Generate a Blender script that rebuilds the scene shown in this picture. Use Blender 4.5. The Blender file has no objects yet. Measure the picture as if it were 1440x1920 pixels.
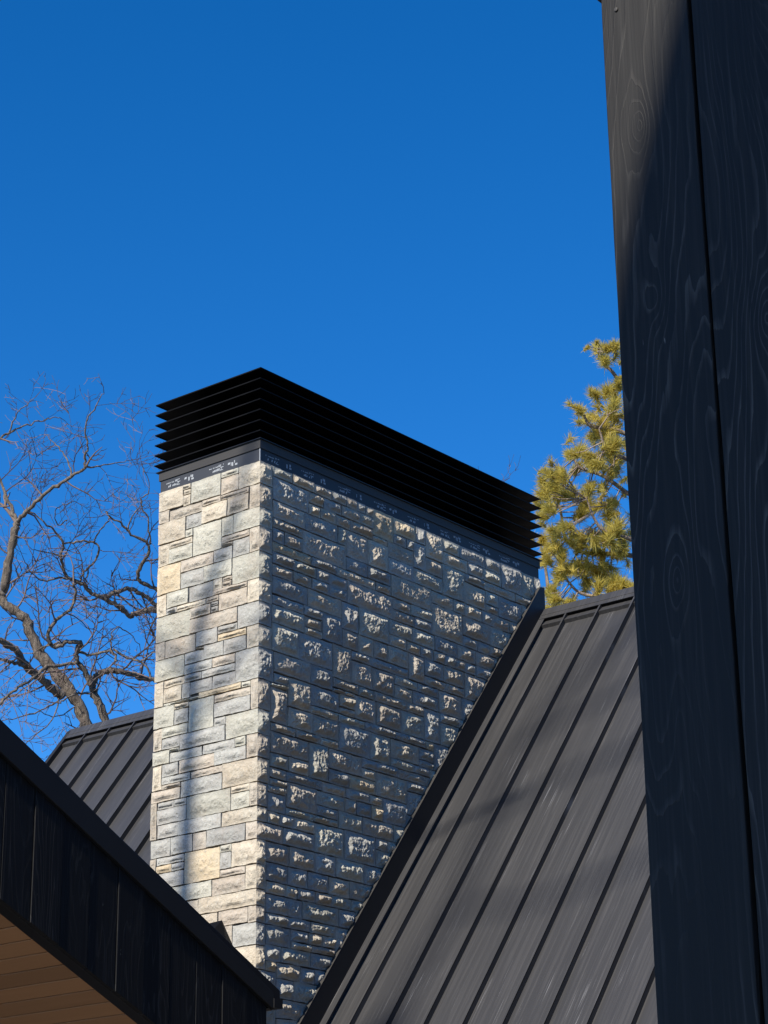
import bpy, math, random
import numpy as np
from mathutils import Vector, Matrix

R = math.radians
scene = bpy.context.scene
col = scene.collection

# ---------------------------------------------------------------- camera
CAM = Vector((0.0, 0.0, 1.6))
AZ, PITCH, ROLL, FPX = R(51.115), R(20.8756), R(-0.7119), 4173.5   # phone tele lens, photo is 1440 x 1920
_F = Vector((-math.cos(AZ), math.sin(AZ), 0)); _S = Vector((math.sin(AZ), math.cos(AZ), 0)); _U = Vector((0, 0, 1))
FW = _F*math.cos(PITCH) + _U*math.sin(PITCH)
_up = -_F*math.sin(PITCH) + _U*math.cos(PITCH)
RT = _S*math.cos(ROLL) + _up*math.sin(ROLL)
UP = -_S*math.sin(ROLL) + _up*math.cos(ROLL)
cam_d = bpy.data.cameras.new('camera'); cam = bpy.data.objects.new('camera', cam_d); col.objects.link(cam)
cam.matrix_world = Matrix(((RT.x, UP.x, -FW.x, CAM.x), (RT.y, UP.y, -FW.y, CAM.y), (RT.z, UP.z, -FW.z, CAM.z), (0, 0, 0, 1)))
cam_d.sensor_fit = 'VERTICAL'; cam_d.sensor_height = 24.0; cam_d.sensor_width = 18.0
cam_d.lens = 24.0*FPX/1920.0
cam_d.clip_end = 2000
scene.camera = cam

# ---------------------------------------------------------------- sky, sun, exposure
SUN_EL = R(36.0); SUN_X = 0.041
SUN = Vector((SUN_X, -math.cos(SUN_EL), math.sin(SUN_EL))).normalized()
world = bpy.data.worlds.new('World'); scene.world = world; world.use_nodes = True
wn = world.node_tree; wn.nodes.clear()
sky = wn.nodes.new('ShaderNodeTexSky'); sky.sky_type = 'NISHITA'; sky.sun_disc = False
sky.sun_elevation = SUN_EL; sky.sun_rotation = math.pi - math.atan2(SUN.x, -SUN.y)
sky.altitude = 2500; sky.air_density = 1.0; sky.dust_density = 0.0; sky.ozone_density = 4.0
hs = wn.nodes.new('ShaderNodeHueSaturation'); hs.inputs['Saturation'].default_value = 1.315; hs.inputs['Hue'].default_value = 0.505
bg = wn.nodes.new('ShaderNodeBackground'); bg.inputs['Strength'].default_value = 0.128
wo = wn.nodes.new('ShaderNodeOutputWorld')
wn.links.new(sky.outputs[0], hs.inputs['Color']); wn.links.new(hs.outputs[0], bg.inputs['Color']); wn.links.new(bg.outputs[0], wo.inputs['Surface'])
sun_d = bpy.data.lights.new('sun', 'SUN'); sun_d.energy = 5.0; sun_d.angle = R(0.53); sun_d.color = (1.0, 0.92, 0.79)
sun = bpy.data.objects.new('sun', sun_d); col.objects.link(sun)
sun.rotation_euler = (-SUN).to_track_quat('-Z', 'Y').to_euler()
scene.view_settings.view_transform = 'Standard'; scene.view_settings.look = 'None'
scene.view_settings.exposure = 0.6; scene.view_settings.gamma = 1.0; scene.view_settings.use_curve_mapping = False

# ---------------------------------------------------------------- helpers
def tag(o, label=None, cat=None, group=None, kind=None):
    if label: o['label'] = label
    if cat: o['category'] = cat
    if group: o['group'] = group
    if kind: o['kind'] = kind
    return o
def empty(name, loc=(0, 0, 0)):
    o = bpy.data.objects.new(name, None); col.objects.link(o); o.location = loc; o.empty_display_size = 0.2
    return o
def link(name, me, parent=None, matrix=None):
    o = bpy.data.objects.new(name, me); col.objects.link(o)
    if parent is not None:
        o.parent = parent
        o.matrix_parent_inverse = Matrix.Translation(parent.location).inverted() if parent.type == 'EMPTY' else parent.matrix_basis.inverted()
        pp = parent.parent
        if pp is not None:                       # sub-part: undo the whole chain, all objects are built in world space
            o.matrix_parent_inverse = (parent.matrix_parent_inverse @ parent.matrix_basis).inverted()
            o.matrix_parent_inverse = o.matrix_parent_inverse @ Matrix.Translation(pp.location).inverted()
    if matrix is not None: o.matrix_basis = matrix
    return o
def mesh(name, verts, faces, mat, smooth=False):
    me = bpy.data.meshes.new(name)
    me.from_pydata([tuple(v) for v in verts], [], [tuple(int(i) for i in f) for f in faces])
    if mat: me.materials.append(mat)
    if smooth: me.polygons.foreach_set('use_smooth', [True]*len(me.polygons))
    me.update()
    return me
BOXF = [(0, 2, 3, 1), (4, 5, 7, 6), (0, 1, 5, 4), (2, 6, 7, 3), (0, 4, 6, 2), (1, 3, 7, 5)]
class MB:
    def __init__(s): s.v = []; s.f = []
    def hexa(s, p):                              # 8 points: (x0y0z0, x1y0z0, x0y1z0, x1y1z0, then top)
        b = len(s.v); s.v += [tuple(q) for q in p]; s.f += [tuple(b+i for i in f) for f in BOXF]; return s
    def box(s, x0, x1, y0, y1, z0, z1):
        return s.hexa([(x, y, z) for z in (z0, z1) for y in (y0, y1) for x in (x0, x1)])
    def obox(s, o, ax, ay, az):                  # box from an origin corner and three edge vectors
        o, ax, ay, az = map(Vector, (o, ax, ay, az))
        return s.hexa([o+ax*i+ay*j+az*k for k in (0, 1) for j in (0, 1) for i in (0, 1)])
    def quad(s, a, b, c, d):
        i = len(s.v); s.v += [tuple(a), tuple(b), tuple(c), tuple(d)]; s.f.append((i, i+1, i+2, i+3)); return s
    def tube(s, pts, rad, n=6, cap=True):
        pts = [Vector(p) for p in pts]; base = len(s.v); prev = None
        for i, p in enumerate(pts):
            d = (pts[min(i+1, len(pts)-1)] - pts[max(i-1, 0)]).normalized()
            if prev is None: prev = d.orthogonal().normalized()
            a = (prev - d*prev.dot(d)).normalized(); b = d.cross(a); prev = a
            for k in range(n):
                t = 2*math.pi*k/n; s.v.append(tuple(p + (a*math.cos(t)+b*math.sin(t))*rad[i]))
        for i in range(len(pts)-1):
            for k in range(n):
                q = base+i*n; k2 = (k+1) % n
                s.f.append((q+k, q+k2, q+n+k2, q+n+k))
        if cap:
            s.f.append(tuple(base+k for k in reversed(range(n)))); e = base+(len(pts)-1)*n; s.f.append(tuple(e+k for k in range(n)))
        return s
    def build(s, name, mat, parent=None, smooth=False, bevel=0, matrix=None):
        o = link(name, mesh(name, s.v, s.f, mat, smooth), parent, matrix)
        if bevel:
            m = o.modifiers.new('bevel', 'BEVEL'); m.width = bevel; m.segments = 2; m.limit_method = 'ANGLE'
        return o

# ---------------------------------------------------------------- materials
def new_mat(name):
    m = bpy.data.materials.new(name); m.use_nodes = True
    nt = m.node_tree; b = nt.nodes['Principled BSDF']
    return m, nt, b
def N(nt, t, **kw):
    n = nt.nodes.new(t)
    for k, v in kw.items():
        if k in n.inputs: n.inputs[k].default_value = v
        else: setattr(n, k, v)
    return n
def ramp(nt, stops):
    r = nt.nodes.new('ShaderNodeValToRGB'); e = r.color_ramp.elements
    while len(e) < len(stops): e.new(0.5)
    for x, (p, c) in zip(e, stops): x.position = p; x.color = (*c, 1) if len(c) == 3 else c
    return r
def mix(nt, a, b, fac, mode='MIX'):
    m = nt.nodes.new('ShaderNodeMix'); m.data_type = 'RGBA'; m.blend_type = mode
    for s, v in ((m.inputs[0], fac), (m.inputs[6], a), (m.inputs[7], b)):
        if hasattr(v, 'node'): nt.links.new(v, s)
        else: s.default_value = v if not isinstance(v, tuple) else ((*v, 1) if len(v) == 3 else v)
    return m.outputs[2]
def math_n(nt, op, a, b=None, clamp=False):
    m = nt.nodes.new('ShaderNodeMath'); m.operation = op; m.use_clamp = clamp
    for i, v in enumerate((a, b)):
        if v is None: continue
        if hasattr(v, 'node'): nt.links.new(v, m.inputs[i])
        else: m.inputs[i].default_value = v
    return m.outputs[0]
def coords(nt, scale=(1, 1, 1), rnd=0.0, out='Object'):
    tc = N(nt, 'ShaderNodeTexCoord'); mp = N(nt, 'ShaderNodeMapping'); mp.inputs['Scale'].default_value = scale
    nt.links.new(tc.outputs[out], mp.inputs['Vector'])
    if rnd:
        oi = N(nt, 'ShaderNodeObjectInfo'); cx = N(nt, 'ShaderNodeCombineXYZ')
        k = math_n(nt, 'MULTIPLY', oi.outputs['Random'], rnd)
        for i in range(3): nt.links.new(k, cx.inputs[i])
        nt.links.new(cx.outputs[0], mp.inputs['Location'])
    return mp.outputs[0]
def bump(nt, b, h, strength, dist):
    bn = N(nt, 'ShaderNodeBump'); bn.inputs['Strength'].default_value = strength; bn.inputs['Distance'].default_value = dist
    nt.links.new(h, bn.inputs['Height']); nt.links.new(bn.outputs[0], b.inputs['Normal']); return bn
def noise(nt, vec, scale, detail=4, rough=0.55, dist=0.0):
    n = N(nt, 'ShaderNodeTexNoise'); nt.links.new(vec, n.inputs['Vector'])
    n.inputs['Scale'].default_value = scale; n.inputs['Detail'].default_value = detail
    n.inputs['Roughness'].default_value = rough; n.inputs['Distortion'].default_value = dist
    return n.outputs['Fac']

def mat_stone():
    m, nt, b = new_mat('split_limestone')
    at = N(nt, 'ShaderNodeAttribute', attribute_name='tone')
    v = coords(nt)
    n1 = noise(nt, v, 9, 5, 0.6)
    n2 = noise(nt, v, 55, 5, 0.65)
    n3 = noise(nt, v, 26, 6, 0.7, 0.4)
    c = mix(nt, at.outputs['Color'], (0.52, 0.50, 0.43), math_n(nt, 'MULTIPLY', ramp_out(nt, n1, 0.45, 0.75), 0.30))
    c = mix(nt, c, (0.30, 0.22, 0.16), math_n(nt, 'MULTIPLY', ramp_out(nt, n1, 0.52, 0.30), 0.22))
    c = mix(nt, c, (0.20, 0.20, 0.18), math_n(nt, 'MULTIPLY', ramp_out(nt, n3, 0.54, 0.72), 0.62))
    c = mix(nt, c, (1, 1, 1), math_n(nt, 'MULTIPLY', ramp_out(nt, n2, 0.55, 0.75), 0.16))
    nt.links.new(c, b.inputs['Base Color']); b.inputs['Roughness'].default_value = 0.92
    b.inputs['Specular IOR Level'].default_value = 0.25
    h = math_n(nt, 'ADD', math_n(nt, 'MULTIPLY', n3, 1.0), math_n(nt, 'MULTIPLY', n2, 0.5))
    bump(nt, b, h, 1.0, 0.012)
    return m
def ramp_out(nt, fac, a, b_):
    mr = N(nt, 'ShaderNodeMapRange'); nt.links.new(fac, mr.inputs['Value'])
    mr.inputs['From Min'].default_value = a; mr.inputs['From Max'].default_value = b_; mr.clamp = True
    return mr.outputs[0]
def mat_plain(name, colr, rough=0.5, metal=0.0, spec=0.5, var=0.12, nscale=6, bmp=0.0):
    m, nt, b = new_mat(name)
    v = coords(nt)
    n = noise(nt, v, nscale, 5)
    c = mix(nt, tuple(x*(1-var) for x in colr), tuple(min(1, x*(1+var)) for x in colr), n)
    nt.links.new(c, b.inputs['Base Color'])
    nt.links.new(math_n(nt, 'ADD', math_n(nt, 'MULTIPLY', n, 0.15), rough-0.07), b.inputs['Roughness'])
    b.inputs['Metallic'].default_value = metal; b.inputs['Specular IOR Level'].default_value = spec
    if bmp: bump(nt, b, n, 0.3, bmp)
    return m
def mat_roof():
    # painted steel: local x across the pan, local y up the slope
    m, nt, b = new_mat('charcoal_standing_seam')
    base = mix(nt, (0.029, 0.029, 0.031), (0.039, 0.039, 0.041), noise(nt, coords(nt, (3, 0.6, 1), 31.0), 1.2, 4))
    st = noise(nt, coords(nt, (60, 0.9, 1), 17.0), 1.0, 5, 0.6)
    base = mix(nt, base, (0.066, 0.064, 0.064), math_n(nt, 'MULTIPLY', ramp_out(nt, st, 0.46, 0.76), 0.6))
    sc = noise(nt, coords(nt, (210, 1.6, 1), 57.0), 1.0, 3, 0.5)
    msk = noise(nt, coords(nt, (4, 1.3, 1), 23.0), 1.5, 3)
    k = math_n(nt, 'MULTIPLY', ramp_out(nt, sc, 0.62, 0.72), ramp_out(nt, msk, 0.48, 0.66))
    base = mix(nt, base, (0.26, 0.26, 0.27), math_n(nt, 'MULTIPLY', k, 0.75))
    nt.links.new(base, b.inputs['Base Color'])
    nt.links.new(math_n(nt, 'ADD', math_n(nt, 'MULTIPLY', st, 0.2), 0.36), b.inputs['Roughness'])
    b.inputs['Specular IOR Level'].default_value = 0.35
    oc = noise(nt, coords(nt, (2.2, 0.5, 1), 11.0), 1.0, 2)
    bump(nt, b, oc, 0.25, 0.02)
    return m
def mat_black_wood(name, colr, line, ring=15.0, along='z', knots=None, linemul=1.0):
    # black-stained timber; growth rings are contour lines of a field stretched along the board
    m, nt, b = new_mat(name)
    sc = (3.2, 3.2, 0.42) if along == 'z' else (0.42, 3.2, 3.2)
    v = coords(nt, sc, 41.0)
    f = noise(nt, v, 1.55, 3.0, 0.42, 0.25)
    for (kx, kz, ka, kb, kamp) in (knots or []):
        tc = N(nt, 'ShaderNodeTexCoord'); mp = N(nt, 'ShaderNodeMapping', vector_type='POINT')
        mp.inputs['Location'].default_value = (-kx/ka, 0, -kz/kb); mp.inputs['Scale'].default_value = (1/ka, 0, 1/kb)
        nt.links.new(tc.outputs['Object'], mp.inputs['Vector'])
        ln_ = N(nt, 'ShaderNodeVectorMath', operation='LENGTH'); nt.links.new(mp.outputs[0], ln_.inputs[0])
        g = math_n(nt, 'POWER', 2.718, math_n(nt, 'MULTIPLY', math_n(nt, 'POWER', ln_.outputs['Value'], 1.3), -1.0))
        f = math_n(nt, 'ADD', f, math_n(nt, 'MULTIPLY', g, kamp))
    wig = noise(nt, coords(nt, (70, 70, 9) if along == 'z' else (9, 70, 70), 5.0), 1.0, 3)
    f = math_n(nt, 'ADD', f, math_n(nt, 'MULTIPLY', wig, 0.016))
    ph = math_n(nt, 'FRACT', math_n(nt, 'MULTIPLY', f, ring))
    ln = ramp_out(nt, ph, 0.74, 0.97)
    ln = math_n(nt, 'MULTIPLY', ln, ramp_out(nt, ph, 1.0, 0.97))
    fine = noise(nt, coords(nt, (150, 150, 2.5) if along == 'z' else (2.5, 150, 150), 7.0), 1.0, 3, 0.6)
    msk = noise(nt, coords(nt, (3, 3, 0.9) if along == 'z' else (0.9, 3, 3), 13.0), 1.3, 2)
    k = math_n(nt, 'MULTIPLY', math_n(nt, 'MULTIPLY', ln, ramp_out(nt, fine, 0.25, 0.6)), math_n(nt, 'MULTIPLY', ramp_out(nt, msk, 0.32, 0.62), linemul))
    c = mix(nt, colr, tuple(x*1.7 for x in colr), ramp_out(nt, fine, 0.45, 0.75))
    c = mix(nt, c, line, k)
    chip = noise(nt, coords(nt, (90, 90, 16) if along == 'z' else (16, 90, 90), 3.0), 1.0, 2)
    c = mix(nt, c, (0.22, 0.21, 0.19), math_n(nt, 'MULTIPLY', ramp_out(nt, chip, 0.775, 0.80), 0.7))
    nt.links.new(c, b.inputs['Base Color'])
    nt.links.new(math_n(nt, 'ADD', math_n(nt, 'MULTIPLY', fine, 0.2), 0.45), b.inputs['Roughness'])
    b.inputs['Specular IOR Level'].default_value = 0.15
    h = math_n(nt, 'ADD', math_n(nt, 'MULTIPLY', fine, 0.6), math_n(nt, 'MULTIPLY', ln, 0.7))
    bump(nt, b, h, 0.35, 0.0015)
    return m
def mat_cedar():
    m, nt, b = new_mat('clear_cedar')
    oi = N(nt, 'ShaderNodeObjectInfo')
    fine = noise(nt, coords(nt, (1.2, 40, 40), 9.0), 1.0, 5, 0.6, 0.6)
    c = mix(nt, (0.30, 0.152, 0.065), (0.40, 0.215, 0.105), fine)
    c = mix(nt, c, (0.10, 0.055, 0.028), math_n(nt, 'MULTIPLY', oi.outputs['Random'], 0.45))
    nt.links.new(c, b.inputs['Base Color']); b.inputs['Roughness'].default_value = 0.55
    bump(nt, b, fine, 0.2, 0.001)
    return m
def mat_bark(name, a, c2, scale=14):
    m, nt, b = new_mat(name)
    v = coords(nt, (1, 1, 0.35))
    n = noise(nt, v, scale, 6, 0.7, 0.5)
    c = mix(nt, a, c2, ramp_out(nt, n, 0.36, 0.66))
    nt.links.new(c, b.inputs['Base Color']); b.inputs['Roughness'].default_value = 0.9
    bump(nt, b, n, 1.0, 0.05)
    return m
def mat_needles():
    m, nt, b = new_mat('pine_needles')
    v = coords(nt)
    n = noise(nt, v, 1.7, 3)
    g = N(nt, 'ShaderNodeNewGeometry')
    c = mix(nt, (0.42, 0.38, 0.075), (0.62, 0.50, 0.085), ramp_out(nt, n, 0.35, 0.65))
    c = mix(nt, c, (0.45, 0.37, 0.13), math_n(nt, 'MULTIPLY', g.outputs['Random Per Island'], 0.6))
    nt.links.new(c, b.inputs['Base Color']); b.inputs['Roughness'].default_value = 0.5
    b.inputs['Specular IOR Level'].default_value = 0.3
    tr = N(nt, 'ShaderNodeBsdfTranslucent'); nt.links.new(c, tr.inputs['Color'])
    ms = N(nt, 'ShaderNodeMixShader'); ms.inputs[0].default_value = 0.5
    out = nt.nodes['Material Output']
    nt.links.new(b.outputs[0], ms.inputs[1]); nt.links.new(tr.outputs[0], ms.inputs[2]); nt.links.new(ms.outputs[0], out.inputs['Surface'])
    return m
KNOTS = [(-1.819, 3.66, 0.022, 0.05, 0.12), (-1.813, 3.315, 0.02, 0.05, 0.10), (-1.800, 2.795, 0.016, 0.04, 0.10), (-1.60, 3.21, 0.03, 0.07, 0.14), (-1.79, 2.22, 0.02, 0.05, 0.08),
         (-1.565, 4.05, 0.050, 0.42, 0.42), (-1.545, 2.55, 0.045, 0.5, 0.3), (-1.80, 4.3, 0.05, 0.5, 0.30)]   # knots and cathedral arches in the column's face: x, z, half sizes, depth
M = {
 'stone': mat_stone(),
 'mortar': mat_plain('dark_joint_mortar', (0.050, 0.046, 0.042), 0.9, bmp=0.002),
 'roof': mat_roof(),
 'black_metal': mat_plain('black_painted_metal', (0.0095, 0.0095, 0.011), 0.42, spec=0.35),
 'louvre': mat_plain('matt_black_louvre', (0.0035, 0.0035, 0.004), 0.6, spec=0.10),
 'band': mat_plain('charcoal_sheet_band', (0.047, 0.045, 0.043), 0.5, spec=0.15, nscale=3),
 'flashing': mat_plain('dark_slate_flashing', (0.017, 0.017, 0.018), 0.5, spec=0.22),
 'membrane': mat_plain('blue_black_membrane', (0.021, 0.024, 0.031), 0.6, bmp=0.004),
 'print': mat_plain('pale_grey_print', (0.30, 0.32, 0.34), 0.7),
 'column': mat_black_wood('black_stained_column_boards', (0.0150, 0.0145, 0.0140), (0.080, 0.075, 0.068), 30, linemul=0.85, knots=KNOTS),
 'fascia': mat_black_wood('black_stained_fascia_boards', (0.0095, 0.0097, 0.0105), (0.042, 0.042, 0.042), 26, knots=None, linemul=0.7),
 'cedar': mat_cedar(),
 'bark': mat_bark('grey_brown_bark', (0.055, 0.043, 0.034), (0.23, 0.19, 0.15), 22),
 'twig': mat_plain('brown_grey_twig', (0.12, 0.088, 0.078), 0.85, var=0.5, nscale=1.2),
 'pine_bark': mat_bark('pine_bark', (0.14, 0.10, 0.075), (0.34, 0.27, 0.21)),
 'needles': mat_needles(),
 'ground': mat_plain('dark_gravel_drive', (0.175, 0.150, 0.120), 0.95, var=0.35, nscale=0.8),
}
# ---------------------------------------------------------------- ground
g = link('ground', mesh('ground', [(-600, -600, 0), (600, -600, 0), (600, 600, 0), (-600, 600, 0)], [(0, 1, 2, 3)], M['ground']))
tag(g, 'dark gravel drive around the house', kind='structure')

# ---------------------------------------------------------------- the main house and its standing seam roof
XL, XR, YF, YB, ZTOP = -10.314, -9.366, 10.29, 13.54, 7.285      # chimney shaft
PH = R(52.05); SD = Vector((0, math.cos(PH), math.sin(PH))); ND = Vector((0, -math.sin(PH), math.cos(PH)))
ORG = Vector((0, 12.221, 5.286))                                  # a point of the pan surface; s runs up the slope
def rp(x, s, n=0.0): return Vector((x, ORG.y, ORG.z)) + SD*s + ND*n
S_RIDGE, S_EAVE = 2.165, -3.45
house = empty('metal_roofed_house', (-8.5, 10.3, 0))
tag(house, 'house under the steep charcoal standing seam metal roof behind the stone chimney', 'house')
yr, zr = (rp(0, S_RIDGE).y, rp(0, S_RIDGE).z); ye, ze = (rp(0, S_EAVE).y, rp(0, S_EAVE).z)
XG0, XG1 = -14.60, -3.0
w = MB(); w.box(XG0+0.3, XG1-0.3, ye+0.45, 2*yr-ye-0.45, 0, ze+0.2)
w.build('wall', M['fascia'], house)
dk = MB()
for sgn in (1, -1):
    f = lambda s, n: (Vector((0, rp(0, s, n).y, rp(0, s, n).z)) if sgn > 0 else Vector((0, 2*yr-rp(0, s, n).y, rp(0, s, n).z)))
    a, b, c, d = f(S_EAVE, -0.02), f(S_RIDGE-0.02, -0.02), f(S_EAVE, -0.2), f(S_RIDGE-0.02, -0.2)
    for x0, x1 in ((XG0, XL+0.06), (XR-0.06, XG1)):
        X0, X1 = Vector((x0, 0, 0)), Vector((x1, 0, 0))
        dk.hexa([c+X0, c+X1, d+X0, d+X1, a+X0, a+X1, b+X0, b+X1])
roof = dk.build('roof', M['roof'], house)
def slope_matrix(x, s, n=0.0):
    p = rp(x, s, n)
    return Matrix(((1, 0, 0, p.x), (0, SD.y, ND.y, p.y), (0, SD.z, ND.z, p.z), (0, 0, 0, 1)))
def pan_mesh(wd, ln):
    # slightly dished pan with a soft crown, edges flat
    nx, ny = 6, 14; rnd = random.Random(3); v = []; f = []
    for j in range(ny+1):
        for i in range(nx+1):
            t = i/nx
            v.append((wd*t, ln*j/ny, 0.0022*math.sin(math.pi*t)*rnd.uniform(-1, 1.0)))
    for j in range(ny):
        for i in range(nx): f.append((j*(nx+1)+i, j*(nx+1)+i+1, (j+1)*(nx+1)+i+1, (j+1)*(nx+1)+i))
    return mesh('roof_pan', v, f, M['roof'], True)
def seam_mesh(ln):
    b = MB(); b.box(-0.0055, 0.0055, 0, ln, -0.004, 0.038); b.box(-0.009, 0.0055, 0, ln, 0.030, 0.0385)
    return mesh('seam', b.v, b.f, M['roof'])
seamsR = [-9.072+0.3137*k for k in range(0, 19)]
seamsL = [-14.338+0.3157*k for k in range(0, 13)]
LEN = S_RIDGE-0.03-S_EAVE
me_seam = seam_mesh(LEN)
me_pan = pan_mesh(0.3137, LEN)
XF = XR+0.036                                                     # face of the chimney side flashing
for k, x in enumerate(seamsR):
    link('seam', me_seam, roof, slope_matrix(x, S_EAVE))
    if k: link('roof_pan', me_pan, roof, slope_matrix(seamsR[k-1], S_EAVE))
link('roof_pan', pan_mesh(seamsR[0]-XF, LEN), roof, slope_matrix(XF, S_EAVE))
for k, x in enumerate(seamsL):
    link('seam', me_seam, roof, slope_matrix(x, S_EAVE))
    if k: link('roof_pan', me_pan, roof, slope_matrix(seamsL[k-1], S_EAVE))
link('roof_pan', pan_mesh(seamsL[0]-XG0, LEN), roof, slope_matrix(XG0, S_EAVE))
# ridge caps, one each side of the chimney: a raised folded sheet with a black strip standing for the shade under its hem
for x0, x1 in ((XG0-0.02, XL+0.02), (XF+0.004, XG1)):
    b = MB()
    lo, hi, th = 2.040, S_RIDGE+0.012, 0.005
    for sgn in (1, -1):
        q = lambda x, s, n: (rp(x, s, n) if sgn > 0 else Vector((x, 2*yr-rp(x, s, n).y, rp(x, s, n).z)))
        b.hexa([q(x0, lo, 0.036), q(x1, lo, 0.036), q(x0, hi, 0.036), q(x1, hi, 0.036), q(x0, lo, 0.041), q(x1, lo, 0.041), q(x0, hi, 0.041), q(x1, hi, 0.041)])
        b.hexa([q(x0, lo+0.06, 0.0005), q(x1, lo+0.06, 0.0005), q(x0, lo+0.07, 0.0005), q(x1, lo+0.07, 0.0005), q(x0, lo+0.06, 0.0355), q(x1, lo+0.06, 0.0355), q(x0, lo+0.07, 0.0355), q(x1, lo+0.07, 0.0355)])
        # standing fold that shows as a pale line along the cap
        b.hexa([q(x0, lo+0.045, 0.0413), q(x1, lo+0.045, 0.0413), q(x0, lo+0.056, 0.0413), q(x1, lo+0.056, 0.0413), q(x0, lo+0.047, 0.0445), q(x1, lo+0.047, 0.0445), q(x0, lo+0.054, 0.0445), q(x1, lo+0.054, 0.0445)])
    b.build('ridge_cap', M['roof'], roof)
    b = MB()
    for sgn in (1, -1):
        q = lambda x, s, n: (rp(x, s, n) if sgn > 0 else Vector((x, 2*yr-rp(x, s, n).y, rp(x, s, n).z)))
        b.hexa([q(x0, lo+0.003, -0.002), q(x1, lo+0.003, -0.002), q(x0, lo+0.009, -0.002), q(x1, lo+0.009, -0.002), q(x0, lo+0.003, 0.0355), q(x1, lo+0.003, 0.0355), q(x0, lo+0.009, 0.0355), q(x1, lo+0.009, 0.0355)])
    b.build('ridge_hem_shade', M['louvre'], roof)  # black colour stands for the unlit face below the cap
# rake edge on the far gable
b = MB(); p0 = rp(XG0-0.045, S_EAVE, -0.22)
b.obox(p0, (0.044, 0, 0), SD*(S_RIDGE-S_EAVE-0.01), ND*0.262)
b.build('rake_trim', M['flashing'], house)
# side flashing that climbs the roof along the chimney, with a raised closure strip at its foot
b = MB()
q0 = rp(0, S_EAVE, -0.01); q1 = rp(0, S_EAVE, 0.172); q2 = rp(0, 2.295, 0.172); yv = q2.y+0.05
q3 = Vector((0, yv, q2.z+0.004)); q4 = Vector((0, yv, rp(0, 2.16).z+0.02)); q5 = rp(0, 2.0, -0.01)
n0 = len(b.v); pl = (q0, q5, q4, q3, q2, q1)
for xx in (XF-0.004, XF): b.v += [(xx, q.y, q.z) for q in pl]
b.f += [tuple(n0+6+i for i in range(6)), tuple(n0+i for i in reversed(range(6)))]+[(n0+i, n0+(i+1) % 6, n0+6+(i+1) % 6, n0+6+i) for i in range(6)]
b2 = MB(); b2.obox(rp(XF-0.030, S_EAVE, 0.1725), (0.0305, 0, 0), SD*(2.285-S_EAVE), ND*0.0035); b2.build('lit_flashing_lip', M['band'], house)  # lip gets a paler material to imitate light catching the flashing's top edge
b.build('side_flashing', M['flashing'], house)
b = MB()
b.obox(rp(XF, S_EAVE, 0.034), (0.056, 0, 0), SD*(2.070-S_EAVE), ND*0.004)
b.obox(rp(XF+0.030, S_EAVE, 0.0006), (0.008, 0, 0), SD*(2.036-S_EAVE), ND*0.033)
b.build('closure_strip', M['roof'], house)
# flashing cricket in front of the chimney, only its peak shows above the wing's rake
pk = Vector((-9.291, 9.9, 4.118)); L_, B_, R_ = Vector((-9.50, 9.88, 4.10)), Vector((-9.345, 9.80, 3.99)), Vector((-9.20, 9.93, 3.72))
bk = Vector((-9.42, 10.22, 3.90))
b = MB(); low = Vector((-9.38, 9.9, 3.55)); b.v = [tuple(p) for p in (pk, L_, B_, R_, bk, low)]
b.f = [(0, 1, 2), (0, 2, 3), (0, 3, 4), (0, 4, 1), (1, 5, 2), (2, 5, 3), (3, 5, 4), (4, 5, 1)]
b.build('cricket_flashing', M['louvre'], house)

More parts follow.
